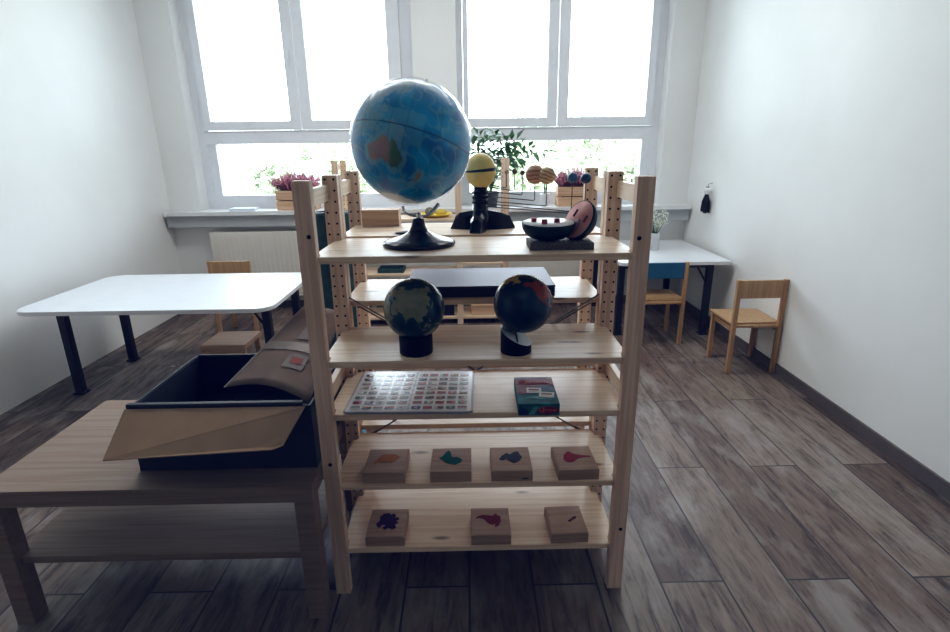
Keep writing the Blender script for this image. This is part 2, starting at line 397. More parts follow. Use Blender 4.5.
# ---------------------------------------------------------------- shelf units
def post(t, x0, y0, h=1.24, face=-1, w=.044, dp=.03, label=None):
    mb = MB(); mb.box(x0, x0+w, y0, y0+dp, 0, h, PZ, .0015)
    yy = y0-.0004 if face < 0 else y0+dp+.0004
    z = h-.011
    while z > .03:
        for dx in (-.0125, .0125):
            cx = x0+w/2+dx
            mb.poly([(cx+.0035*math.cos(a*PI/4), yy, z+.0035*math.sin(a*PI/4)) for a in range(8)], HOLE)
        z -= .032
    mb.obj('post', t)
def bolt(t, x, y, z, r_=.0055):
    MB().lathe([(0, 0), (r_, 0), (r_, .0012), (r_*.5, .0018), (0, .0012)], HOLE, 12, c=(x, y, z), M=Matrix.Rotation(PI/2, 4, 'X')).obj('bolt', t)
def shelf(t, A, z, depth, name='shelf', th=.018, mat=None):
    w, n, g = A+.019, .045, .009
    pts = [(-A+.001, g), (A-.001, g), (A-.001, n), (w, n), (w, depth-.045), (A-.001, depth-.045), (A-.001, depth-.002), (-A+.001, depth-.002), (-A+.001, depth-.045), (-w, depth-.045), (-w, n), (-A+.001, n)]
    MB().prism(pts, z-th, z, mat or PX, bev=.0015).obj(name, t)
def shelf_unit(label, loc, sides, shelves, depth, A=.397):
    """sides: centre x of each side frame; shelves: per bay list of heights"""
    t = thing('shelf_unit', label, 'shelf unit', loc, group=None)
    for sx in sides:
        post(t, sx-.022, 0, face=1); post(t, sx-.022, depth-.03, face=-1)
        out = -1 if sx == sides[0] else 1
        a, b = (sx-.022, sx-.004) if out < 0 else (sx+.004, sx+.022)
        for z in (1.168, .607, .06):
            MB().box(a, b, .03, depth-.03, z, z+.046, PY, .001).obj('crossbar', t)
    for (a, b), zs in zip(zip(sides, sides[1:]), shelves):
        c = (a+b)/2; hA = (b-a)/2-.022
        for z in zs:
            o = None
            w, n, g, D = hA+.019, .045, .009, depth
            pts = [(-hA+.001, g), (hA-.001, g), (hA-.001, n), (w, n), (w, D-.045), (hA-.001, D-.045), (hA-.001, D-.002), (-hA+.001, D-.002), (-hA+.001, D-.045), (-w, D-.045), (-w, n), (-hA+.001, n)]
            mb = MB(); mb.prism([(x+c, y) for x, y in pts], z-.018, z, PX, bev=.0015)
            mb.obj('shelf', t)
            
    return t
def brace(t, y, z0, z1, A):
    for s in (-1, 1):
        mb = MB(); mb.tube([(-A*s, y+(.004 if s > 0 else 0), z1), (A*s, y+(.004 if s > 0 else 0), z0)], .0027, STEEL, 6); mb.obj('cross_brace', t)
U1Z = [1.052, .767, .609, .383, .161]
u1 = shelf_unit('front pine shelf unit with two globes and rows of wooden puzzle blocks', (0, 0, 0), [-.419, .419], [U1Z], .311)
for x_, z_ in ((-.411, 1.105), (-.418, .458), (.411, 1.09), (.424, .22)): bolt(u1, x_, 0, z_)
u2 = shelf_unit('pine shelf unit standing directly behind the front one, with the planet model on top', (0, .318, 0), [-.419, .419], [[1.055, .848, .627, .402, .161]], .308)
brace(u1, .316-.005, .345, .868, .405)
brace(u2, .012+.03, .33, .835, .405)
u3 = shelf_unit('pine shelf unit farthest back, against the windowsill behind the big globe', (0, 2.65, 0), [-.97, -.09, .262], [[.82, .405, .06], [.486, .06]], .3)

# ---------------------------------------------------------------- globes
LAND = {
 'na': [(-168, 66), (-156, 71), (-128, 70), (-95, 72), (-82, 73), (-80, 63), (-94, 60), (-92, 57), (-82, 52), (-78, 58), (-70, 61), (-62, 58), (-56, 52), (-65, 48), (-66, 44), (-74, 40), (-76, 35), (-81, 31), (-80, 25), (-84, 30), (-90, 29), (-97, 27), (-97, 20), (-91, 18), (-87, 21), (-88, 15), (-83, 10), (-78, 8), (-86, 11), (-95, 16), (-105, 20), (-112, 29), (-115, 31), (-120, 35), (-124, 42), (-123, 48), (-133, 56), (-145, 60), (-156, 57), (-164, 60)],
 'sa': [(-78, 8), (-72, 12), (-62, 10), (-50, 1), (-35, -7), (-39, -17), (-48, -27), (-57, -36), (-65, -42), (-67, -50), (-70, -55), (-75, -50), (-73, -38), (-71, -20), (-80, -6), (-79, 2)],
 'af': [(-17, 15), (-10, 30), (-5, 36), (10, 37), (20, 32), (32, 31), (37, 20), (43, 12), (51, 11), (41, -3), (40, -15), (35, -25), (27, -34), (18, -34), (12, -18), (9, 0), (5, 5), (-8, 5)],
 'eu': [(-9, 38), (-9, 43), (-1, 44), (-4, 48), (4, 52), (8, 57), (12, 55), (20, 55), (24, 60), (18, 61), (13, 56), (6, 59), (12, 66), (25, 71), (40, 67), (60, 69), (75, 73), (105, 77), (130, 73), (160, 70), (179, 68), (178, 64), (163, 60), (160, 53), (156, 60), (142, 59), (136, 54), (141, 50), (131, 43), (128, 36), (125, 39), (121, 40), (119, 37), (122, 31), (117, 23), (108, 20), (109, 13), (104, 9), (100, 13), (103, 2), (98, 10), (94, 17), (89, 22), (80, 15), (77, 8), (73, 18), (67, 25), (57, 26), (50, 30), (56, 24), (59, 21), (45, 13), (36, 28), (36, 36), (27, 37), (27, 41), (40, 41), (38, 46), (30, 46), (24, 38), (19, 41), (13, 45), (18, 40), (15, 38), (8, 44), (0, 38)],
 'au': [(114, -22), (122, -18), (130, -12), (136, -12), (138, -16), (141, -11), (146, -19), (153, -27), (150, -37), (143, -39), (137, -34), (131, -31), (124, -33), (115, -34)],
 'gr': [(-55, 82), (-20, 80), (-22, 70), (-44, 60), (-54, 68), (-70, 77)], 'md': [(44, -16), (50, -14), (47, -25), (43, -23)],
 'png': [(131, -1), (141, -3), (150, -10), (140, -8)], 'bor': [(109, 1), (117, 7), (118, 1), (114, -3)], 'sum': [(95, 5), (104, -2), (105, -6), (99, 0)], 'jav': [(105, -6), (115, -8), (114, -9), (106, -8)], 'sul': [(120, 1), (124, 1), (122, -5), (119, -4)],
 'nz': [(173, -35), (178, -38), (172, -44), (167, -46), (172, -41)], 'jp': [(130, 32), (140, 36), (142, 44), (139, 40), (132, 35)], 'uk': [(-5, 50), (1, 52), (-3, 58), (-6, 56)], 'ph': [(120, 18), (126, 8), (122, 8)]}
BBX = {k: (min(p[0] for p in v), max(p[0] for p in v), min(p[1] for p in v), max(p[1] for p in v)) for k, v in LAND.items()}
def inland(lon, lat):
    for k, P in LAND.items():
        b = BBX[k]
        if lon < b[0] or lon > b[1] or lat < b[2] or lat > b[3]: continue
        ins = False; j = len(P)-1
        for i in range(len(P)):
            xi, yi = P[i]; xj, yj = P[j]
            if (yi > lat) != (yj > lat) and lon < (xj-xi)*(lat-yi)/(yj-yi)+xi: ins = not ins
            j = i
        if ins: return k
    return 'an' if lat < -71 else None
def lerp(a, b, t): return tuple(x*(1-t)+y*t for x, y in zip(a, b))
def globe_sphere(name, parent, c, r, north, lonref_dir, lonref, colfn, mat, nu=260, nv=130):
    """north: world direction of the pole, lonref_dir: world direction whose meridian is lonref"""
    Nn = V(north).normalized(); D = V(lonref_dir); X = (D-Nn*D.dot(Nn)).normalized(); Y = Nn.cross(X)
    bm = bmesh.new(); lay = bm.verts.layers.float_color.new('Col'); rows = []
    for i in range(nv+1):
        la = PI/2-PI*i/nv; row = []
        for j in range(nu if 0 < i < nv else 1):
            lo = 2*PI*j/nu
            d = X*math.cos(la)*math.cos(lo)+Y*math.cos(la)*math.sin(lo)+Nn*math.sin(la)
            v = bm.verts.new(V(c)+d*r)
            L_ = math.degrees(lo)+lonref; L_ = (L_+180) % 360-180
            q = V((math.cos(la)*math.cos(math.radians(L_)), math.cos(la)*math.sin(math.radians(L_)), math.sin(la)))
            jx = noise.noise(q*14)*2.2+noise.noise(q*35)*1.1; jy = noise.noise(q*14+V((9, 3, 1)))*2.2+noise.noise(q*35+V((4, 4, 4)))*1.1
            la_ = math.degrees(la); k = inland(L_+jx, la_+jy)
            near = None
            if not k:
                for a in range(6):
                    near = near or inland(L_+jx+5*math.cos(a*PI/3), la_+jy+5*math.sin(a*PI/3))
            v[lay] = (*colfn(k, near, L_, la_, q), 1); row.append(v)
        rows.append(row)
    for a, b in zip(rows, rows[1:]):
        for j in range(nu):
            q = list(dict.fromkeys([a[j % len(a)], b[j % len(b)], b[(j+1) % nu % len(b)], a[(j+1) % nu % len(a)]]))
            f = bm.faces.new(q); f.smooth = True
    me = bpy.data.meshes.new(name); bm.to_mesh(me); bm.free(); me.materials.append(mat)
    o = bpy.data.objects.new(name, me); C.objects.link(o); o.parent = parent; return o
def col_big(k, near, lo, la, q):
    if abs(la) < .8 and int((lo+360)/2) % 2 >= 0 and not k: return (.02, .10, .22)
    if k == 'an': return (.85, .92, .95)
    if k and k not in ('au', 'nz'): k = None; near = True
    if k:
        n = .5+noise.noise(q*6)
        if k == 'au':
            e = max(0, min(1, (lo-137)/5)) if la > -34 else 1
            return lerp((.42, .29, .25), (.09, .22, .12), max(0, min(1, e+.3*noise.noise(q*9))))
        return lerp((.13, .26, .12), (.45, .34, .2), max(0, min(1, n)))
    a = .5+1.1*noise.noise(q*3.1+V((5, 1, 2))); s = max(0, 1-abs(noise.noise(q*4.5+V((2, 7, 1))))*9)
    c = lerp((.004, .20, .52), (.012, .42, .80), max(0, min(1, a)))
    if 95 < lo < 165 and -14 < la < 14: s = max(s, .7)
    c = lerp(c, (.22, .56, .66), .5*s)
    if near: c = lerp(c, (.28, .52, .60), .6)
    if (abs((lo+7.5) % 15-7.5) < .35 or abs((la+7.5) % 15-7.5) < .35): c = lerp(c, (.03, .12, .25), .35)
    return c
def col_g1(k, near, lo, la, q):
    if k: return lerp((.27, .255, .17), (.18, .20, .12), max(0, min(1, .5+noise.noise(q*5))))
    c = lerp((.004, .038, .062), (.008, .055, .085), max(0, min(1, .5+noise.noise(q*4))))
    return lerp(c, (.02, .09, .11), .3) if near else c
def col_g2(k, near, lo, la, q):
    if k in ('na', 'sa'): return lerp((.30, .045, .025), (.20, .06, .03), max(0, min(1, .4+noise.noise(q*4))))
    if k == 'eu': return (.40, .28, .06)
    if k == 'au' or k == 'png': return (.05, .12, .09)
    if k: return (.12, .16, .10)
    return lerp((.002, .022, .052), (.004, .034, .072), max(0, min(1, .5+noise.noise(q*3))))

# view basis (only used to aim the printed maps)
TO = V((-.1, -.995, .05)).normalized()      # from shelf towards the room
def vdir(c, r_, u_, t_, cam=V((-.0143, -1.3275, 1.3082))):
    T = (cam-V(c)).normalized(); R_ = V((0, 0, 1)).cross(T).normalized(); U_ = T.cross(R_)
    return R_*r_+U_*u_+T*t_

# big globe
t = thing('globe', 'large blue globe wrapped in clear film on black foot, on the top shelf', 'globe', (-.155, .176, 1.052))
o0 = V(t.location)
cg = V((-.166, .20, 1.325)); r = .161
nd = vdir(cg, .28, .93, -.22); au = vdir(cg, -.42, -.20, .87)
globe_sphere('sphere', t, cg-o0, r, nd, au, 134, col_big, GLOBEM, 320, 160)
mb = MB(); wr = bmesh.new()
g = bmesh.ops.create_icosphere(mb.bm, subdivisions=5, radius=1)
k = mb.mi(WRAP)
for v in g['verts']:
    n_ = v.co.normalized()
    rr = r*1.012+.0045*max(0, noise.noise(n_*3.2+V((1, 2, 3))))+.0035*abs(noise.noise(n_*9))
    v.co = (cg-o0)+n_*rr
for f in mb.bm.faces: f.smooth = True; f.material_index = k
mb.obj('film_wrap', t)
MB().lathe([(0, 0), (.100, 0), (.102, .004), (.101, .009), (.095, .013), (.075, .019), (.05, .026), (.035, .034), (.026, .041), (.020, .052), (.0165, .066), (.0160, .072), (.006, .076), (.0, .076)], BLKPL, 56).obj('foot', t)
# arc below the sphere
def vp(x, y):
    T = (V((-.0143, -1.3275, 1.3082))-cg).normalized(); R_ = V((0, 0, 1)).cross(T).normalized(); return (cg-o0)+(R_*x+T.cross(R_)*y)*r
pts = [vp(*p) for p in ((-.20, -1.03), (-.19, -1.13), (-.10, -1.19), (.11, -1.24), (.22, -1.21), (.34, -1.12), (.43, -1.0))]
mb = MB(); mb.tube(pts, [.004, .004, .0035, .0045, .005, .006, .005], CHROME, 8)
mb.tube([V((.0, 0, .072)), V((.002, .004, .085)), pts[3]], .006, CHROME, 8)
mb.obj('support_arc', t)
MB().lathe([(0, 0), (.005, 0), (.004, .010), (0, .012)], CHROME, 12, c=(cg-o0)+nd*.1655, M=nd.to_track_quat('Z', 'Y').to_matrix().to_4x4()).obj('pole_pin', t)

# small globe 1
t = thing('globe', 'small dark teal globe showing beige Asia, on a black ring stand', 'globe', (-.167, .078, .767))
c1 = V((-.168, .082, .892)); 
globe_sphere('sphere', t, c1-V(t.location), .0835, vdir(c1, .05, .80, .60), vdir(c1, -.05, 0, 1), 88, col_g1, GLOBES)
MB().lathe([(.037, .0), (.0455, 0), (.0465, .003), (.0465, .049), (.0455, .0535), (.0425, .0540), (.0395, .050), (.037, .044)], BLKMATTE, 40, caps=False).obj('ring_stand', t)
# small globe 2
t = thing('globe', 'small navy globe with red patch, on a slant-topped black stand', 'globe', (.112, .072, .767))
c2 = V((.131, .083, .901))
globe_sphere('sphere', t, c2-V(t.location), .081, vdir(c2, .12, .90, .42), vdir(c2, .05, 0, 1), -152, col_g2, GLOBES)
mb = MB(); n = 40; k1 = mb.mi(BLKMATTE); k2 = mb.mi(BLKPL)
bot = [mb.bm.verts.new((.043*math.cos(2*PI*i/n), .043*math.sin(2*PI*i/n), 0)) for i in range(n)]
top = [mb.bm.verts.new((.043*math.cos(2*PI*i/n), .043*math.sin(2*PI*i/n), .046-.021*math.cos(2*PI*i/n)+.008*math.sin(2*PI*i/n))) for i in range(n)]
for i in range(n):
    f = mb.bm.faces.new([bot[i], bot[(i+1) % n], top[(i+1) % n], top[i]]); f.material_index = k1; f.smooth = True
mb.bm.faces.new(bot[::-1]).material_index = k1
mb.obj('stand', t)
mb = MB(); k2 = mb.mi(plain('stand_cap_highlight', (.55, .60, .66), .3))  # pale colour paints the white highlight onto the black stand's slanted top
rims = []
for rr, dz in ((.043, 0), (.040, .0015), (.0, .0015)):
    rims.append([mb.bm.verts.new((rr*math.cos(2*PI*i/n), rr*math.sin(2*PI*i/n), .046-.021*rr/.043*math.cos(2*PI*i/n)+.008*rr/.043*math.sin(2*PI*i/n)+dz)) for i in range(n if rr else 1)])
for a, b in zip(rims, rims[1:]):
    for i in range(n):
        f = mb.bm.faces.new(list(dict.fromkeys([a[i], a[(i+1) % n], b[(i+1) % n % len(b)], b[i % len(b)]]))); f.material_index = k2
mb.obj('stand_cap', t)
MB().box(-.0415, .0415, -.002, .002, 0, .0012, BLKMATTE, M=Matrix.Translation((0, 0, .0478)) @ Matrix.Rotation(.19, 4, 'X') @ Matrix.Rotation(PI/2, 4, 'Z') @ Matrix.Rotation(.45, 4, 'X')).obj('cap_slot', t)

# ---------------------------------------------------------------- planet model
t = thing('planet_model', 'solar system model with yellow sun on black tripod foot and planets on wires', 'model', (.024, .45, 1.055))
mb = MB()
mb.lathe([(.0, .0), (.036, 0), (.036, .045), (.027, .060), (.024, .085), (.0255, .105), (.024, .136), (0, .136)], BLKPL, 6)
mb.obj('column', t)
for i in range(3): MB().lathe([(.021, 0), (.0275, .001), (.0275, .006), (.021, .007)], BLKMATTE, 24, c=(0, 0, .084+i*.015)).obj('collar', t)
for ang, ln in ((-100, .105), (163, .098), (14, .116)):
    a = math.radians(ang); M_ = Matrix.Rotation(a, 4, 'Z')
    mb = MB(); k = mb.mi(BLKPL); secs = []
    for u, w, h in ((.02, .024, .062), (.045, .026, .057), (.07, .025, .052), (ln*.86, .022, .040), (ln, .018, .006)):
        secs.append([mb.bm.verts.new(M_ @ V(p)) for p in ((u, -w, 0), (u, w, 0), (u, w*.8, h*.75), (u, w*.4, h), (u, -w*.4, h), (u, -w*.8, h*.75))])
    for p, q in zip(secs, secs[1:]):
        for i in range(6): mb.bm.faces.new([p[i], p[(i+1) % 6], q[(i+1) % 6], q[i]]).smooth = False
    mb.bm.faces.new(secs[0][::-1]); mb.bm.faces.new(secs[-1])
    mb.obj('foot', t)
sun = MB().sphere((.002, 0, .186), .049, SUNY, 40, (1, 1, 1.14)).obj('sun', t)
mb = MB(); k = mb.mi(DARKB); n = 48; a0, a1 = [], []
for i in range(n+1):
    a = 2*PI*i/n; zc = .004*math.cos(a)+.002; wd = .0030+.0024*(.5+.5*math.cos(a))
    for z_, lst in ((zc-wd, a0), (zc+wd, a1)):
        rr = .0496*math.sqrt(max(0, 1-(z_/.0559)**2)); lst.append(mb.bm.verts.new((.002+rr*math.cos(a), rr*math.sin(a), .186+z_)))
for i in range(n): mb.bm.faces.new([a0[i], a0[i+1], a1[i+1], a1[i]]).material_index = k
mb.obj('dark_band', sun)
for nm, x, y, z, r_, az, m in (('planet', .108, .43, 1.24, .0065, 1.188, TANPL), ('planet', .134, .43, 1.241, .009, 1.179, GREYPL), ('planet', .158, .42, 1.237, .0078, 1.166, BRPL),
                        ('planet', .197, .41, 1.232, .030, 1.149, JUP), ('planet', .231, .385, 1.229, .0265, 1.134, SAT), ('planet', .312, .39, 1.222, .0165, 1.115, URA), ('planet', .352, .38, 1.22, .0165, 1.106, NEP)):
    p = MB().sphere((0, 0, 0), r_, m, 28).obj(nm, t); p.location = (x-.024, y-.45, z-1.058)
    X, Y_, Z_ = x-.024, y-.45, z-1.058; A_ = az-1.055; h0 = A_+(.012 if az > 1.13 else .022)
    MB().tube([(.018, 0, h0), (X-.004, Y_, A_), (X-.001, Y_, A_+.001), (X, Y_, A_+.005), (X, Y_, Z_-r_+.001)], .0016, BLKMET, 6).obj('wire', t)

# ---------------------------------------------------------------- cut-open model on a woven box
tb = tag(MB().box(-.084, .084, -.05, .05, 0, .019, WOVEN, .002).obj('box'), 'flat grey woven box under the opened green and pink model', 'box')
tb.location = (.229, .108, 1.052)
t = thing('earth_model', 'opened dark green egg-shaped model with pink inside and small red cubes', 'model', (.229, .110, 1.0715))
def half_egg(a, b, h, m, M_, n=40, k=9):
    mb = MB(); prof = []
    for i in range(k+1):
        th = PI/2*i/k; prof.append((math.sin(th), -h*math.cos(th)))
    prof = [(0, -h)]+[(math.sin(PI/2*i/k)**.62, -h*math.cos(PI/2*i/k)) for i in range(1, k+1)]
    mb.lathe(prof+[(.93, 0)], m, n, M=M_ @ Matrix.Diagonal((a, b, 1, 1)), caps=False); return mb
M1 = Matrix.Translation((-.030, .0, .047)) @ Matrix.Rotation(.10, 4, 'X')
mb = half_egg(.072, .056, .046, EARTHOUT, M1); mb.obj('lower_shell', t)
MB().lathe([(0, -.001), (.95, -.001), (.95, .0005), (0, .0005)], WHITEP, 40, M=M1 @ Matrix.Diagonal((.072, .056, 1, 1))).obj('white_face', t)
for x, y in ((-.068, .010), (-.044, -.022), (-.008, -.004)):
    MB().box(x-.007, x+.007, y-.006, y+.006, .0456, .058, REDCUBE, .0015).obj('cube', t)
nrm = V((-.74, -.56, .42)).normalized(); upv = V((.62, .05, .85)); upv = (upv-nrm*upv.dot(nrm)).normalized(); sd = upv.cross(nrm)
M2 = Matrix((( upv.x, sd.x, nrm.x, .050), (upv.y, sd.y, nrm.y, .006), (upv.z, sd.z, nrm.z, .052), (0, 0, 0, 1)))
half_egg(.056, .046, .044, EARTHOUT, M2).obj('upper_shell', t)
MB().lathe([(0, -.001), (.95, -.001), (.95, .0005), (0, .0005)], PINK, 40, M=M2 @ Matrix.Diagonal((.056, .046, 1, 1))).obj('pink_face', t)
for u, w, l in ((.012, .022, .010), (.012, -.020, .011)): MB().box(u-l, u+l, w-.0035, w+.0035, .0006, .0012, DKRED, M=M2).obj('slot', t)
MB().lathe([(0, .0008), (1, .0008), (.9, .003), (0, .004)], MAUVE, 24, M=M2 @ Matrix.Translation((-.016, .002, 0)) @ Matrix.Diagonal((.020, .013, 1, 1))).obj('inner_core', t)

# ---------------------------------------------------------------- flag card
t = thing('flag_card', 'large white laminated card printed with rows of small flags', 'card', (-.190, .150, .609), math.radians(-1.5))
MB().prism([(-.178+x, -.137+y) for x, y in [(.01, -.006), (.348, -.006), (.360, .004), (.360, .272), (.348, .284), (.01, .284), (-.002, .272), (-.002, .004)]], 0, .006, plain('card_edge', (.30, .30, .33), .5), bev=.001).obj('backing', t)
bm = bmesh.new(); lay = bm.loops.layers.float_color.new('Col')
def quad(x0, x1, y0, y1, z, c):
    f = bm.faces.new([bm.verts.new((x, y, z)) for x, y in ((x0, y0), (x1, y0), (x1, y1), (x0, y1))])
    for l in f.loops: l[lay] = (*c, 1)
quad(-.174, .176, -.138, .142, .0066, (.80, .80, .82))
cols = [(.30, .03, .04), (.02, .04, .14), (.03, .11, .07), (.30, .2, .07), (.45, .45, .47), (.03, .03, .04), (.28, .05, .06), (.04, .09, .18), (.5, .5, .5)]
for pg in (0, 1):
    for i in range(5):
        for j in range(8):
            x = -.163+pg*.172+i*.0325; y = -.124+j*.0322; w, h = .025, .0165
            c = random.sample(cols, 3); md = random.randrange(4)
            quad(x-.001, x+w+.001, y-.001, y+h+.001, .0070, (.35, .35, .37))
            if md == 0:
                for q in range(3): quad(x, x+w, y+h*q/3, y+h*(q+1)/3, .0073, c[q])
            elif md == 1:
                for q in range(3): quad(x+w*q/3, x+w*(q+1)/3, y, y+h, .0073, c[q])
            elif md == 2:
                quad(x, x+w, y, y+h, .0073, c[0]); quad(x, x+w*.4, y+h*.5, y+h, .0076, c[1])
            else:
                quad(x, x+w, y, y+h, .0073, c[0]); quad(x+w*.35, x+w*.65, y+h*.3, y+h*.7, .0076, c[1])
            quad(x+.003, x+w-.003, y-.0055, y-.0035, .0070, (.2, .2, .22))
quad(-.004, .003, -.131, .131, .0070, (.5, .5, .53))
me = bpy.data.meshes.new('flag_print'); bm.to_mesh(me); bm.free(); me.materials.append(PRINT)
o = bpy.data.objects.new('flag_print', me); C.objects.link(o); o.parent = t

# ---------------------------------------------------------------- game box
t = thing('game_box', 'small teal and maroon card game box with red script lettering', 'game box', (.171, .077, .609), math.radians(-1))
w, d, h = .0565, .090, .035
MB().box(-w, w, -d, d, 0, h, plain('game_teal', (.03, .14, .16), .6, spec=.15, var=.5, scale=30), .0015).obj('carton', t)
def flat(mb, pts, m, top=True, lift=.0004):
    if top: mb.poly([(x, y*1.14, h+lift) for x, y in pts], m)
    else: mb.poly([(x, -d-lift, z*.9) for x, z in pts], m)
MAR = plain('game_maroon', (.20, .025, .05), .45, spec=.1, var=.3, scale=40); NVY = plain('game_navy', (.02, .05, .17), .45, spec=.1, var=.5, scale=40)
REDL = plain('game_red_script', (.75, .25, .20), .45, spec=.1); GREYP = plain('game_photo_strip', (.16, .18, .24), .5, spec=.1, var=.5, scale=70); MAUV = plain('game_mauve', (.28, .14, .19), .5, spec=.1, var=.4, scale=50); TEALL = plain('game_light_teal', (.10, .32, .34), .5, spec=.1, var=.4, scale=40)
mb = MB()
flat(mb, [(-w+.001, .066), (w-.001, .066), (w-.001, .077), (-w+.001, .077)], GREYP)
flat(mb, [(-w+.001, .018), (-w+.03, .012), (w-.03, .026), (w-.001, .024), (w-.001, .066), (-w+.001, .066)], MAR)
flat(mb, [(-w+.001, -.025), (-.01, -.02), (-.01, .010), (-w+.001, .014)], MAUV)
flat(mb, [(.0, .0), (w-.001, -.01), (w-.001, .022), (w-.03, .024), (0, .018)], NVY)
flat(mb, [(-w+.02, -.048), (w-.02, -.058), (w-.001, -.045), (-.01, -.035)], TEALL, lift=.0005)
el = [(.025+.030*math.cos(a*PI/10), .017+.0135*math.sin(a*PI/10)) for a in range(20)]
flat(mb, el, MAR, top=False)
flat(mb, [(-w+.002, .003), (-w+.03, .003), (-w+.022, .022), (-w+.002, .026)], NVY, top=False)
flat(mb, [(-.03, .003), (-.012, .003), (0, .032), (-.014, .03)], TEALL, top=False)
mb.obj('printed_artwork', t)
def script(mb, x0, y0, s, top):
    def P(x, y): return (x0+x*s, y0+y*s, h+.0009) if top else (x0+x*s, -d-.0009, y0+y*s)
    mb.tube([P(3.2+2.2*math.cos(a), 1.8+2.2*math.sin(a)*.9) for a in [math.radians(50+i*26) for i in range(11)]], .0009*s/.004, REDL, 4)
    mb.tube([P(4.5, -1.2), P(5.6, 1), P(6.2, 3.8), P(5.4, 4.3), P(5.2, 1), P(6.4, -.2)], .0008*s/.004, REDL, 4)
    pts = [P(6.2+i*.42, 1+1.15*math.sin(i*1.55)*(1 if i % 7 else .3)) for i in range(30)]
    mb.tube(pts, .0008*s/.004, REDL, 4)
    mb.tube([P(2.5, -1.5), P(7, -1.0), P(12, -1.3), P(18, -.6)], .0003*s/.004, REDL, 4)
mb = MB(); script(mb, -w+.006, .043, .0050, True); mb.obj('script_lettering', t)
mb = MB(); script(mb, -.003, .0135, .0028, False); mb.obj('script_lettering', t)
mb = MB(); TK = plain('ticket_white', (.8, .78, .78), .6)
for cx, cy, an, dz in ((-.006, -.004, -.08, .0008), (.027, -.034, -.16, .0012)):
    R_ = Matrix.Translation((cx, cy, h+dz)) @ Matrix.Rotation(an, 4, 'Z')
    mb.box(-.021, .021, -.018, .016, 0, .0002, TK, M=R_); mb.box(-.015, .015, -.003, .008, .0002, .0003, plain('ticket_print', (.12, .05, .04), .6), M=R_); mb.box(-.015, .009, -.012, -.009, .0002, .0003, DARKG, M=R_)
mb.obj('ticket_picture', t)

# ---------------------------------------------------------------- wooden puzzle blocks
ORA = plain('print_orange', (.45, .19, .07), .6, spec=.05); TEA = plain('print_teal', (.005, .12, .11), .5, spec=.05); NAV = plain('print_slate', (.04, .05, .08), .5, spec=.05)
CRI = plain('print_crimson', (.30, .025, .045), .5, spec=.05); PUR = plain('print_purple', (.04, .008, .07), .5, spec=.05); DRE = plain('print_darkred', (.18, .02, .035), .5, spec=.05); DKI = plain('print_umber', (.09, .03, .035), .5, spec=.05)
SH = {
 'orange': (ORA, [(-26, -8), (-30, -14), (-25, -20), (-20, -10), (-8, -13), (4, -10), (12, -16), (20, -8), (26, 0), (30, 8), (22, 12), (18, 18), (4, 16), (-8, 18), (-16, 14), (-20, 4)]),
 'teal': (TEA, [(-30, 0), (-22, 6), (-14, 22), (-8, 30), (-2, 22), (0, 8), (4, 2), (14, 4), (26, -6), (24, -16), (10, -26), (-4, -22), (-16, -16), (-22, -6)]),
 'slate': (NAV, [(-28, -8), (-20, 6), (-8, 16), (0, 10), (8, 18), (20, 22), (24, 8), (28, 0), (20, -14), (8, -22), (-2, -16), (-10, -6), (-18, -12)]),
 'crimson': (CRI, [(-28, -10), (-24, 4), (-14, 16), (-8, 18), (-2, 10), (6, 6), (20, 2), (40, -2), (40, -5), (22, -6), (6, -10), (-4, -20), (-16, -24), (-24, -20)]),
 'purple': (PUR, [(-28, -10), (-20, 0), (-22, 14), (-14, 24), (0, 26), (4, 20), (12, 24), (18, 18), (16, 10), (24, 12), (28, 4), (20, 0), (28, -8), (18, -12), (24, -24), (14, -28), (4, -22), (-4, -30), (-10, -22), (-2, -14), (-12, -12), (-18, -22), (-24, -18)]),
 'darkred': (DRE, [(-38, 4), (-30, 12), (-18, 16), (-6, 14), (6, 12), (14, 20), (18, 14), (26, 10), (26, -6), (20, -20), (10, -26), (12, -14), (4, -18), (-6, -12), (-16, 2), (-28, 6)]),
 'umber': (DKI, [(8, -16), (14, -10), (26, -4), (28, 4), (20, 2), (10, -6), (4, -10)])}
def block(lab, x0, x1, y0, z, key, notch=False, rz=0):
    w = x1-x0
    t = thing('puzzle_block', lab, 'wooden block', ((x0+x1)/2, y0+.063, z), rz, group=None)
    mb = MB(); mb.box(-w/2, w/2, -.066, .066, 0, .0325, BEECH, .0012)
    if notch: mb.poly([(w/2-.022+.011*math.cos(a*PI/8), -.0663, .009+.003*math.sin(a*PI/8)) for a in range(16)], DARKB)
    mb.obj('case', t)
    MB().box(-w/2+.0035, w/2-.0035, -.066, .061, .0327, .0350, BEECH, .0006).obj('sliding_lid', t)
    m, pts = SH[key]
    # smooth outline
    P = [(x*.00125, y*.00142+.006) for x, y in pts]
    mb = MB(); mb.prism(P, .0351, .0358, m); mb.obj('printed_shape', t)
block('wooden puzzle block with a faint orange shape, at the left of its row', -.333, -.211, .019, .383, 'orange')
block('wooden puzzle block with a teal bird-like shape', -.138, -.018, .018, .383, 'teal')
block('wooden puzzle block with a dark slate shape and a front notch', .040, .160, .017, .383, 'slate', True)
block('wooden puzzle block with a crimson shape with a pointed tail', .233, .352, .017, .383, 'crimson', rz=.03)
block('wooden puzzle block with a large purple shape, on the lowest shelf', -.342, -.224, .019, .161, 'purple')
block('wooden puzzle block with a dark red shape, on the lowest shelf', -.022, .099, .016, .161, 'darkred')
block('wooden puzzle block with a tiny dark mark, right on the lowest shelf', .218, .332, .018, .161, 'umber', rz=.03)

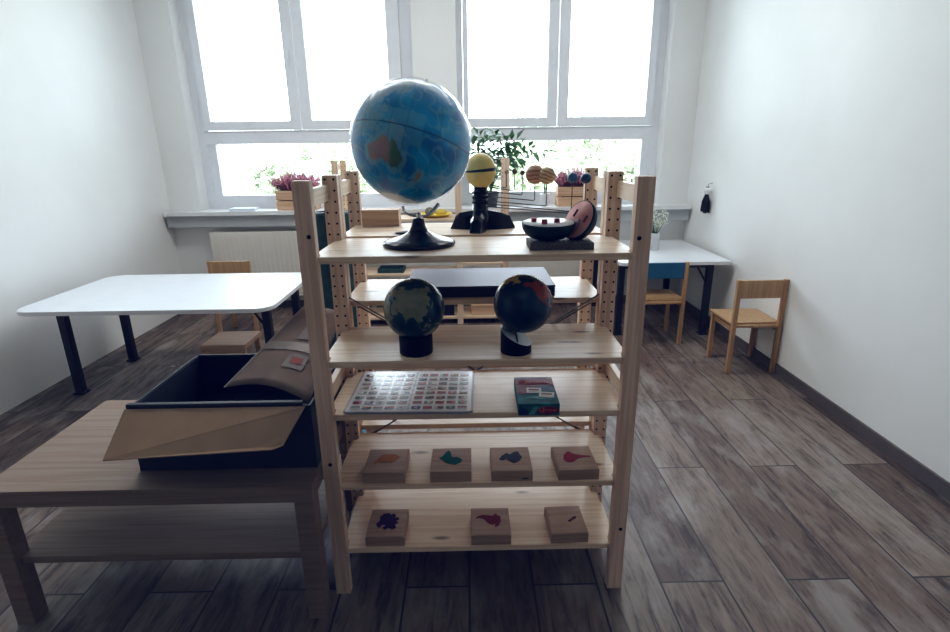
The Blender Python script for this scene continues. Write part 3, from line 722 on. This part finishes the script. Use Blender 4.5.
# ---------------------------------------------------------------- things on the unit behind
t = thing('flat_case', 'wide flat dark case with grey-violet lid on the second shelf behind', 'case', (.020, .49, .848))
MB().box(-.242, .242, -.14, .135, 0, .030, NAVY, .002).obj('case_bottom', t)
MB().box(-.243, .243, -.141, .136, .0305, .037, PURPLE, .0015).obj('lid', t)
t = thing('wooden_box', 'small reddish wooden box at left of the top shelf behind', 'box', (-.320, .572, 1.055))
MB().box(-.064, .064, -.032, .032, 0, .046, CRATEW, .0015).obj('case', t); MB().box(-.065, .065, -.033, .033, .0465, .057, CRATEW, .0015).obj('lid', t)
t = tag(MB().lathe([(0, 0), (.012, 0), (.014, .004), (.006, .008), (0, .009)], BLKMATTE, 20).obj('bottle_cap'), 'small dark disc lying behind the big globe foot', 'disc')
t.scale = (3.2, 2.2, .9); t.location = (-.205, .37, 1.055)
# yellow dish on the far unit
t = tag(MB().lathe([(0, 0), (.09, 0), (.125, .020), (.132, .022), (.132, .026), (.120, .026), (.088, .007), (0, .007)], YEL, 40).obj('dish'), 'shallow yellow dish on the farthest shelf unit, under the big globe', 'dish')
t.location = (-.27, 2.79, .82)
t = tag(MB().sphere((0, 0, 0), .032, ROCK, 16, (1.1, 1, 1)).obj('stone'), 'grey-green lump at the left in the yellow dish', 'stone'); t.location = (-.31, 2.78, .861)
t = tag(MB().sphere((0, 0, 0), .032, FRUIT, 16, (1.5, 1, .8)).obj('lemon'), 'yellow oval fruit at the right in the yellow dish', 'fruit'); t.location = (-.225, 2.78, .855)
# tray, boxes on the far unit
t = thing('tray', 'dark green tray on the middle shelf of the farthest unit', 'tray', (-.62, 2.78, .405))
B('base', t, GREENMAT, (-.10, .10, -.08, .08, 0, .008), bev=.001); B('rim', t, GREENMAT, (-.10, -.09, -.08, .08, .008, .03), (.09, .10, -.08, .08, .008, .03), (-.09, .09, -.08, -.07, .008, .03), (-.09, .09, .07, .08, .008, .03))
t = thing('storage_box', 'dark box with wooden rim on the lowest shelf of the farthest unit', 'box', (-.20, 2.78, .06))
B('case', t, NAVY, (-.06, .06, -.09, .09, 0, .11), bev=.002); B('lid', t, CRATEW, (-.064, .064, -.094, .094, .1105, .125), bev=.002)
t = thing('storage_box', 'low wooden box in the narrow bay of the farthest unit', 'box', (.085, 2.78, .06))
B('case', t, CRATEW, (-.09, .09, -.09, .09, 0, .07), bev=.002); B('lid', t, CRATEW, (-.094, .094, -.094, .094, .0705, .085), bev=.002)
t = thing('picture_book', 'pale book lying in the narrow bay of the farthest unit', 'book', (.085, 2.76, .486))
B('cover', t, plain('book_cream', (.75, .68, .52), .5), (-.11, .11, -.08, .08, 0, .02), bev=.001); B('pages', t, PAPER, (-.105, .108, -.084, .078, .003, .017))

# ---------------------------------------------------------------- windowsill things
def planter(label, x, y, z, w, heat_h):
    t = thing('planter', label, 'planter', (x, y, z)); 
    mb = MB(); dp = .07
    for zz in (0, .082):
        for s in (-1, 1):
            mb.box(-w/2, w/2, s*dp-.005, s*dp+.005, zz, zz+.074, CRATEW, .001); mb.box(s*(w/2-.005)-.005, s*(w/2-.005)+.005, -dp+.005, dp-.005, zz, zz+.074, CRATEW, .001)
    for sx in (-1, 1):
        for sy in (-1, 1): mb.box(sx*(w/2-.02)-.009, sx*(w/2-.02)+.009, sy*(dp-.014)-.009, sy*(dp-.014)+.009, 0, .156, CRATEW)
    mb.box(-w/2+.01, w/2-.01, -dp+.006, dp-.006, .004, .012, CRATEW)
    mb.obj('crate', t)
    B('soil', t, BARK, (-w/2+.012, w/2-.012, -dp+.007, dp-.007, .012, .135))
    mb = MB()
    for i in range(340):
        a, b = random.uniform(-1, 1), random.uniform(-1, 1)
        p = V((a*(w/2-.03), b*.05, .135)); d = V((a*.55+random.uniform(-.25, .25), b*.4+random.uniform(-.2, .2), 1)).normalized(); L_ = heat_h*random.uniform(.55, 1.05)*(1-.3*abs(a))
        q = p+d*L_; mb.tube([p, p+d*L_*.5+V((0, 0, .004)), q], [.0016, .0022, .001], HEATHD, 3)
        for k in range(7):
            u = .35+.65*k/6; pp = p+d*L_*u
            mb.leaf(pp, V((random.uniform(-1, 1), random.uniform(-1, 1), 1)), V((0, 0, 1)), .020, .014, HEATH if u > .45 else HEATHD)
    mb.obj('heather', t, fixn=False)
planter('slatted wooden planter of pink heather on the sill, left of the shelf units', -1.415, YB-.03, ZS, .32, .17)
planter('slatted wooden planter of pink heather on the sill, right of the planet model', .865, YB-.03, ZS, .30, .17)
# leafy plant
t = thing('potted_plant', 'leafy dark green houseplant arching over the windowsill behind the planet model', 'plant', (.17, YB-.05, ZS))
MB().lathe([(0, 0), (.05, 0), (.065, .11), (.069, .115), (.069, .125), (.06, .125), (.058, .105), (0, .105)], plain('pot_dark', (.05, .06, .07), .4), 32).obj('pot', t)
mb = MB(); ml = MB()
stems = [(-.17, .52), (-.10, .60), (-.03, .56), (.04, .60), (.12, .55), (.20, .56), (.30, .50), (.40, .47), (.05, .42), (.16, .44), (-.12, .45), (.24, .42), (-.15, .36)]
for dx, hh in stems:
    hh -= .035
    dy = random.uniform(-.12, .0); P = []
    for i in range(9):
        u = i/8; P.append(V((dx*u**1.5, dy*u, .105+(hh-.105)*math.sin(u*PI/2*1.05))))
    mb.tube(P, [.004-.003*i/8 for i in range(9)], STEMG, 5)
    for i in range(2, 9):
        for s in (-1, 1):
            d = (P[min(i, 8)]-P[i-1]).normalized(); sd = V((-d.z, random.uniform(-.6, .6), d.x))*s
            ml.leaf(P[i], d*.6+sd+V((0, 0, -.25)), V((0, -.5, 1)), random.uniform(.075, .115), random.uniform(.036, .05), LEAF, .3)
    ml.leaf(P[8], (P[8]-P[7]), V((0, -.5, 1)), .08, .03, LEAF)
mb.obj('stems', t); ml.obj('leaves', t, fixn=False)
t = thing('potted_plant', 'small bright green plant with broad leaves beside the right heather planter', 'plant', (.62, YB-.03, ZS))
MB().lathe([(0, 0), (.03, 0), (.036, .09), (.038, .10), (.033, .10), (.031, .085), (0, .085)], WHITEP, 28).obj('pot', t)
ml = MB(); mb = MB()
for dx, hh, dr in ((-.03, .40, -1), (-.01, .42, 1), (.03, .36, 1), (-.05, .33, -1), (.02, .28, 1)):
    P = [V((dx*u, -.01*u, .085+(hh-.085)*u)) for u in (0, .5, 1)]; mb.tube(P, [.003, .0025, .002], STEMG, 5)
    ml.leaf(P[2], V((dr, -.2, .15)), V((0, -.3, 1)), .11, .042, LEAF2, .4)
mb.obj('stems', t); ml.obj('leaves', t, fixn=False)
for i, (x, y, rz, w, d, l) in enumerate(((-1.86, 3.16, .12, .20, .13, 'pale blue folder lying at the left end of the windowsill'), (-1.66, 3.145, -.15, .26, .12, 'white sheet of paper on the sill beside the left planter'))):
    o = tag(MB().box(-w/2, w/2, -d/2, d/2, 0, .022 if i == 0 else .004, PAPER if i == 0 else LAM, .001).obj('folder' if i == 0 else 'paper_sheet'), l, 'folder' if i == 0 else 'paper')
    o.location = (x, y, ZS); o.rotation_euler = (0, 0, rz)

# ---------------------------------------------------------------- right side: table, chair, vase, tassel
def round_rect(x0, x1, y0, y1, r, n=6):
    P = []
    for cx, cy, a0 in ((x1-r, y0+r, -90), (x1-r, y1-r, 0), (x0+r, y1-r, 90), (x0+r, y0+r, 180)):
        for i in range(n+1):
            a = math.radians(a0+90*i/n); P.append((cx+r*math.cos(a), cy+r*math.sin(a)))
    return P
def table(label, x0, x1, y0, y1, h, r, legs):
    t = thing('table', label, 'table', (0, 0, 0))
    MB().prism(round_rect(x0, x1, y0, y1, r), h-.022, h, LAM, bev=.003).obj('tabletop', t)
    for (x, y) in legs:
        mb = MB(); mb.box(x-.021, x+.021, y-.021, y+.021, .012, h-.0225, BLKMET, .003); mb.box(x-.03, x+.03, y-.03, y+.03, 0, .012, BLKMET, .003)
        mb.obj('leg', t)
    (xa, ya), (xb, yb) = legs[0], legs[-1]
    B('under_frame', t, BLKMET, (min(xa, xb), max(xa, xb), ya-.012, ya+.012, h-.055, h-.0225), (min(xa, xb), max(xa, xb), yb-.012, yb+.012, h-.055, h-.0225))
    s = 1 if xa > xb else -1
    MB().tube([(xb+s*.02 if 0 else xa-.0*s, ya, h-.19), (xa+(-.10 if s > 0 else .10), ya, h-.03)], .007, BLKMET, 6).obj('leg_strut', t)
    return t
table('low white table in the right corner below the window, with black metal legs', 1.02, XR-.03, 2.26, 3.19, .55, .02, [(1.675, 2.34), (1.06, 2.36), (1.675, 3.12), (1.06, 3.12)])
table('low white round-cornered table at the left in front of the radiator', -2.35, -1.03, 1.28, 2.12, .55, .09, [(-1.135, 1.50), (-2.25, 1.50), (-1.135, 2.0), (-2.25, 2.0)])
def chair(label, loc, rz, panel, group=None):
    t = thing('chair', label, 'chair', loc, rz)
    w = .135
    for sx in (-1, 1):
        B('leg', t, CHAIRW, (sx*w-.0125, sx*w+.0125, -.0125, .0125, 0, .575), bev=.002)
        B('leg', t, CHAIRW, (sx*w-.0125, sx*w+.0125, .2475, .2725, 0, .30), bev=.002)
    B('seat', t, CHAIRW, (-w+.0135, w-.0135, -.0125, .30, .288, .303), (-w-.014, w+.014, .014, .30, .3005, .313), bev=.002)
    B('backrest', t, panel, (-w+.013, w-.013, -.009, .009, .465, .572), bev=.003)
    B('seat_rail', t, CHAIRW, (-w-.0, -w+.010, .013, .247, .26, .285), (w-.010, w, .013, .247, .26, .285), (-w+.013, w-.013, .25, .268, .26, .286))
    return t
chair('small wooden chair with a blue backrest panel, tucked under the right table', (1.295, 2.145, 0), 0, BLUEP)
chair('small plain wooden chair standing against the right wall, before the right table', (1.665, 1.63, 0), 0, CHAIRW)
chair('small wooden chair with plain backrest behind the left white table', (-1.72, 2.42, 0), 0, CHAIRW)
t = thing('stool', 'low beige wooden stool under the left white table', 'stool', (-1.46, 1.74, 0))
B('seat', t, CRATEW, (-.13, .13, -.13, .13, .205, .235), bev=.005)
for sx in (-1, 1):
    for sy in (-1, 1): B('leg', t, CRATEW, (sx*.11-.015, sx*.11+.015, sy*.11-.015, sy*.11+.015, 0, .2045), bev=.002)
B('side_panel', t, CRATEW, (-.095, .095, -.118, -.108, .06, .204))
# vase
t = tag(MB().lathe([(0, 0), (.027, 0), (.030, .004), (.031, .08), (.031, .13), (.028, .13), (.028, .09), (.027, .008), (0, .008)], VASEW, 28).obj('vase'), 'slim pale grey vase on the right white table', 'vase'); t.location = (1.407, 2.73, .55)
t = thing('flower_bouquet', 'bunch of tiny white flowers standing in the pale vase', 'flowers', (1.407, 2.73, .56))
mb = MB(); mf = MB()
for i in range(46):
    a = random.uniform(0, 2*PI); rr = random.uniform(.1, 1)**.6; e = V((math.cos(a)*rr*.10-.02, math.sin(a)*rr*.08, random.uniform(.17, .29)))
    mb.tube([(e.x*.08, e.y*.08, .0), (e.x*.18, e.y*.18, .11), e], [.0012, .0012, .0007], STEMG, 3)
    for k in range(9):
        q = e+V((random.gauss(0, .013), random.gauss(0, .013), random.gauss(0, .012))); mf.sphere(q, random.uniform(.003, .0055), GYP, 6)
mb.obj('stems', t); mf.obj('blossoms', t)
# tassel
t = thing('hanging_tassel', 'black yarn tassel with a small white bead hanging on the right wall', 'tassel', (XR-.035, 2.77, .82))
mb = MB()
for i in range(70):
    a = random.uniform(0, 2*PI); q = random.uniform(.2, 1); e = V((math.cos(a)*.030*q, math.sin(a)*.045*q, random.uniform(0, .02)))
    mb.tube([V((e.x*.25, e.y*.25, .145)), V((e.x*.8, e.y*.8, .09)), e], [.004, .005, .0035], YARN, 4)
mb.obj('yarn_strands', t)
MB().sphere((0, 0, .166), .029, WHITEP, 20).obj('bead', t); MB().lathe([(.012, 0), (.017, .006), (.012, .014)], YARN, 16, c=(0, 0, .182)).obj('cord_knot', t)
MB().tube([(0, 0, .187), (.005, 0, .215), (.034, 0, .222)], .002, YARN, 6).obj('hanging_cord', t)

# ---------------------------------------------------------------- left side: low table and cardboard box
t = thing('side_table', 'beige veneer low table with lower shelf, under the open cardboard box', 'table', (-.448, -.090, 0))
B('tabletop', t, BIRCH, (-.90, 0, 0, .55, .40, .45), bev=.002)
for x in (-.90, -.052):
    for y in (0, .498): B('leg', t, BIRCH, (x, x+.052, y, y+.052, 0, .3995), bev=.002)
B('lower_shelf', t, BIRCH, (-.88, -.02, .053, .497, .200, .222), (-.847, -.053, .02, .053, .200, .222), (-.847, -.053, .497, .53, .200, .222), bev=.001)
t = thing('cardboard_box', 'open cardboard box with taped flap leaning up, dark inside, on the low table', 'box', (-.455, 0, .4505))
# local: x to the left negative
bw, bd, bh = .50, .40, .195
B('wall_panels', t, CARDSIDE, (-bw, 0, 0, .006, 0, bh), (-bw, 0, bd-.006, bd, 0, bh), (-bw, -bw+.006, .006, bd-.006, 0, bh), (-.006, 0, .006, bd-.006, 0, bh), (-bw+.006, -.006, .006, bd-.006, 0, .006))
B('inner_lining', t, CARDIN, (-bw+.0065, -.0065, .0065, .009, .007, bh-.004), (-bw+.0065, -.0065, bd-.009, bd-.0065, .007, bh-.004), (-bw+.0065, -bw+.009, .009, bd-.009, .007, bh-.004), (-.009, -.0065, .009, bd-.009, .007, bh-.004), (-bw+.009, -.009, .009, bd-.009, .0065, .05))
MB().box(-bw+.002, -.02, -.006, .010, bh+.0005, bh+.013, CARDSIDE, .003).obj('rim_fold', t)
mb = MB()
fl = [(-bw, -.007, bh-.002), (-.012, -.007, bh-.002), (-.016, -.012, bh-.008), (-.055, -.085, bh-.075), (-.08, -.10, bh-.078), (-bw, -.125, bh-.085)]
k = mb.mi(KRAFT)
a = [mb.bm.verts.new(p) for p in fl]; b = [mb.bm.verts.new(V(p)+V((0, -.002, .004))) for p in fl]
mb.bm.faces.new(a[::-1]); mb.bm.faces.new(b)
for i in range(6): mb.bm.faces.new([a[i], a[(i+1) % 6], b[(i+1) % 6], b[i]])
f_ = mb.obj('front_flap', t)
# curved upper flap
def FP(u, v):
    A = V((-.70, .10, .688)); B_ = V((-.553, .36, .830)); Cc = V((-.456, .46, .775)); D = V((-.462, .012, .648))
    A = A+(A-B_)*.12
    lo = A.lerp(D, u); hi = B_.lerp(Cc, u); p = lo.lerp(hi, v)
    p += V((0, .012, .024))*math.sin(PI*min(1, u*1.0))*(1-v)**1.5
    return p-V((-.455, 0, .4505))
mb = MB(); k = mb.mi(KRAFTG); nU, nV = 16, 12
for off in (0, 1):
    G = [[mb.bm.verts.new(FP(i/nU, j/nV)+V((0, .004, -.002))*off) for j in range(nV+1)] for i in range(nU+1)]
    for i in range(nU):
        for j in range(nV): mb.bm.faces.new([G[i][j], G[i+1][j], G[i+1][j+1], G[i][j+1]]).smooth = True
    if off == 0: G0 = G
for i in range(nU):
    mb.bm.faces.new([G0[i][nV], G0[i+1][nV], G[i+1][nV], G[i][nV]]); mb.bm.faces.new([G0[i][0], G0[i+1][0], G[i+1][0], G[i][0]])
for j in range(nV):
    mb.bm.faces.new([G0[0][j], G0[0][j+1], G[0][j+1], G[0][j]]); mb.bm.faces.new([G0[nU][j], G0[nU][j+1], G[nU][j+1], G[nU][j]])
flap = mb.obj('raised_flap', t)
def patch(name, u0, u1, v0, v1, m, lift, sk=0, n=6):
    mb = MB(); k = mb.mi(m); nn = (FP(.6, .4)-FP(.5, .4)).cross(FP(.5, .5)-FP(.5, .4)).normalized()
    if nn.y > 0: nn = -nn
    G = [[mb.bm.verts.new(FP(u0+(u1-u0)*i/n+sk*j/n, v0+(v1-v0)*j/n)+nn*lift) for j in range(n+1)] for i in range(n+1)]
    for i in range(n):
        for j in range(n): mb.bm.faces.new([G[i][j], G[i+1][j], G[i+1][j+1], G[i][j+1]]).material_index = k
    return mb.obj(name, flap)
patch('edge_strip', 0, .03, 0, 1, LABEL, .0025)
patch('packing_tape', .03, .95, .42, .52, TAPE, .002)
patch('shipping_label', .42, .72, .56, .86, LABEL, .003)
patch('shipping_label', .50, .78, .22, .38, LABEL, .003)
patch('red_stamp', .56, .72, .27, .34, REDINK, .0042)
# green roll & blue bin left of the units
t = thing('foam_mat_roll', 'tall dark green rolled mat standing left behind the shelf posts', 'mat roll', (-.615, 1.06, 0))
mb = MB(); pr = []
n = 90; k = mb.mi(GREENMAT); lo = []; hi = []
for i in range(n):
    a = i*2*PI*3.2/n; rr = .028+.062*i/n; lo.append((rr*math.cos(a), rr*math.sin(a)))
mb.lathe([(0, 0), (.088, 0), (.090, .004), (.090, 1.046), (.088, 1.05), (0, 1.05)], GREENMAT, 40); mb.obj('roll', t)
mb = MB(); mb.tube([(x, y, 1.0505) for x, y in lo], .0015, BLKMATTE, 4); mb.obj('spiral_edge', t)
t = thing('plastic_bin', 'bright blue plastic bin on the floor behind the left shelf posts', 'bin', (-.555, .735, 0))
mb = MB(); 
P0 = round_rect(-.07, .07, -.11, .11, .03); P1 = round_rect(-.085, .085, -.13, .13, .035); k = mb.mi(BLUEBIN)
a = [mb.bm.verts.new((x, y, 0)) for x, y in P0]; b = [mb.bm.verts.new((x, y, .25)) for x, y in P1]; c = [mb.bm.verts.new((x*.96, y*.97, .25)) for x, y in P1]; d = [mb.bm.verts.new((x*.95, y*.96, .01)) for x, y in P0]
L_ = len(a); mb.bm.faces.new(a[::-1]); mb.bm.faces.new(d)
for i in range(L_):
    j = (i+1) % L_
    for p, q in ((a, b), (b, c), (c, d)): mb.bm.faces.new([p[i], p[j], q[j], q[i]])
mb.obj('tub', t)
MB().tube([(x*1.02, y*1.02, .25) for x, y in P1+P1[:1]], .006, BLUEBIN, 6).obj('rim', t)

# ---------------------------------------------------------------- light, world, camera
w = bpy.data.worlds.new('sky'); sc.world = w; w.use_nodes = True; nt = w.node_tree
bg = nt.nodes['Background']; bg.inputs[1].default_value = 13.0
tc = N(nt, 'ShaderNodeTexCoord'); sp = N(nt, 'ShaderNodeSeparateXYZ'); nt.links.new(tc.outputs['Generated'], sp.inputs[0])
nt.links.new(ramp(nt, sp.outputs[2], [(.0, (.93, .95, .92)), (.25, (.90, .95, 1.0)), (1, (.78, .88, 1.0))]), bg.inputs[0])
def area(name, loc, rot, sx, sy, power, col=(1, 1, 1), portal=False):
    l = bpy.data.lights.new(name, 'AREA'); l.shape = 'RECTANGLE'; l.size = sx; l.size_y = sy; l.energy = power; l.color = col
    if portal: l.cycles.is_portal = True
    o = bpy.data.objects.new(name, l); C.objects.link(o); o.location = loc; o.rotation_euler = rot; return o
for x0, x1 in (W1, W2): area('window_portal', ((x0+x1)/2, 3.5, (ZS+ZT)/2), (math.radians(-90), 0, 0), x1-x0, ZT-ZS, 1, portal=True)
area('fill_light', (-.3, -1.9, 2.9), (0, 0, 0), 1.6, 1.2, 2.2, (.85, .88, 1.0))  # added weak cool fill behind the camera, no fixture there
area('fill_light', (-.3, 1.75, 2.9), (0, 0, 0), 3.0, .7, 34, (1, .97, .93))  # added fill to brighten back wall, window frames and shelf tops
for o in list(C.objects):
    if o.type == 'LIGHT': o['kind'] = 'helper'

GR = {'puzzle_block': 'wooden puzzle blocks on the two lowest shelves', 'shelf_unit': 'pine shelf units', 'planter': 'heather planters on the windowsill',
      'chair': 'small wooden chairs', 'radiator': 'radiators under the windows', 'potted_plant': 'green plants on the windowsill', 'storage_box': 'boxes on the farthest shelf unit', 'hedge_bush': 'bushes outside', 'bush': 'bushes outside', 'tree': 'trees outside'}
for o in list(C.objects):
    if not o.parent and o.name.split('.')[0] in GR: o['group'] = GR[o.name.split('.')[0]]
for n_ in ('globe.001', 'globe.002'): bpy.data.objects[n_]['group'] = 'small globes on the second shelf'
cam = bpy.data.cameras.new('camera'); co = bpy.data.objects.new('camera', cam); C.objects.link(co); sc.camera = co
cam.sensor_fit = 'HORIZONTAL'; cam.sensor_width = 36; cam.lens = 534.6*36/950; cam.clip_start = .02
pi_, ro, ya = .3028, -.0131, .0093
F = V((math.sin(ya)*math.cos(pi_), math.cos(ya)*math.cos(pi_), -math.sin(pi_))); R0 = V((math.cos(ya), -math.sin(ya), 0)); U0 = R0.cross(F)
R = R0*math.cos(ro)+U0*math.sin(ro); U = -R0*math.sin(ro)+U0*math.cos(ro)
co.matrix_world = Matrix(((R.x, U.x, -F.x, -.0143), (R.y, U.y, -F.y, -1.3275), (R.z, U.z, -F.z, 1.3082), (0, 0, 0, 1)))

vs = sc.view_settings
vs.view_transform = 'Standard'; vs.look = 'None'; vs.exposure = .30; vs.gamma = 1.0
vs.use_curve_mapping = True
cm = vs.curve_mapping; cm.extend = 'HORIZONTAL'
for i, pts_ in enumerate((((0, 0), (.02, .0120), (.12, .111), (1, .90)), ((0, .0005), (.02, .0145), (.12, .110), (1, .96)), ((0, .0075), (.02, .0225), (.12, .117), (1, 1)))):
    c_ = cm.curves[i]; c_.points[0].location = pts_[0]; c_.points[-1].location = pts_[-1]; [c_.points.new(*q_) for q_ in pts_[1:-1]]
cm.update()
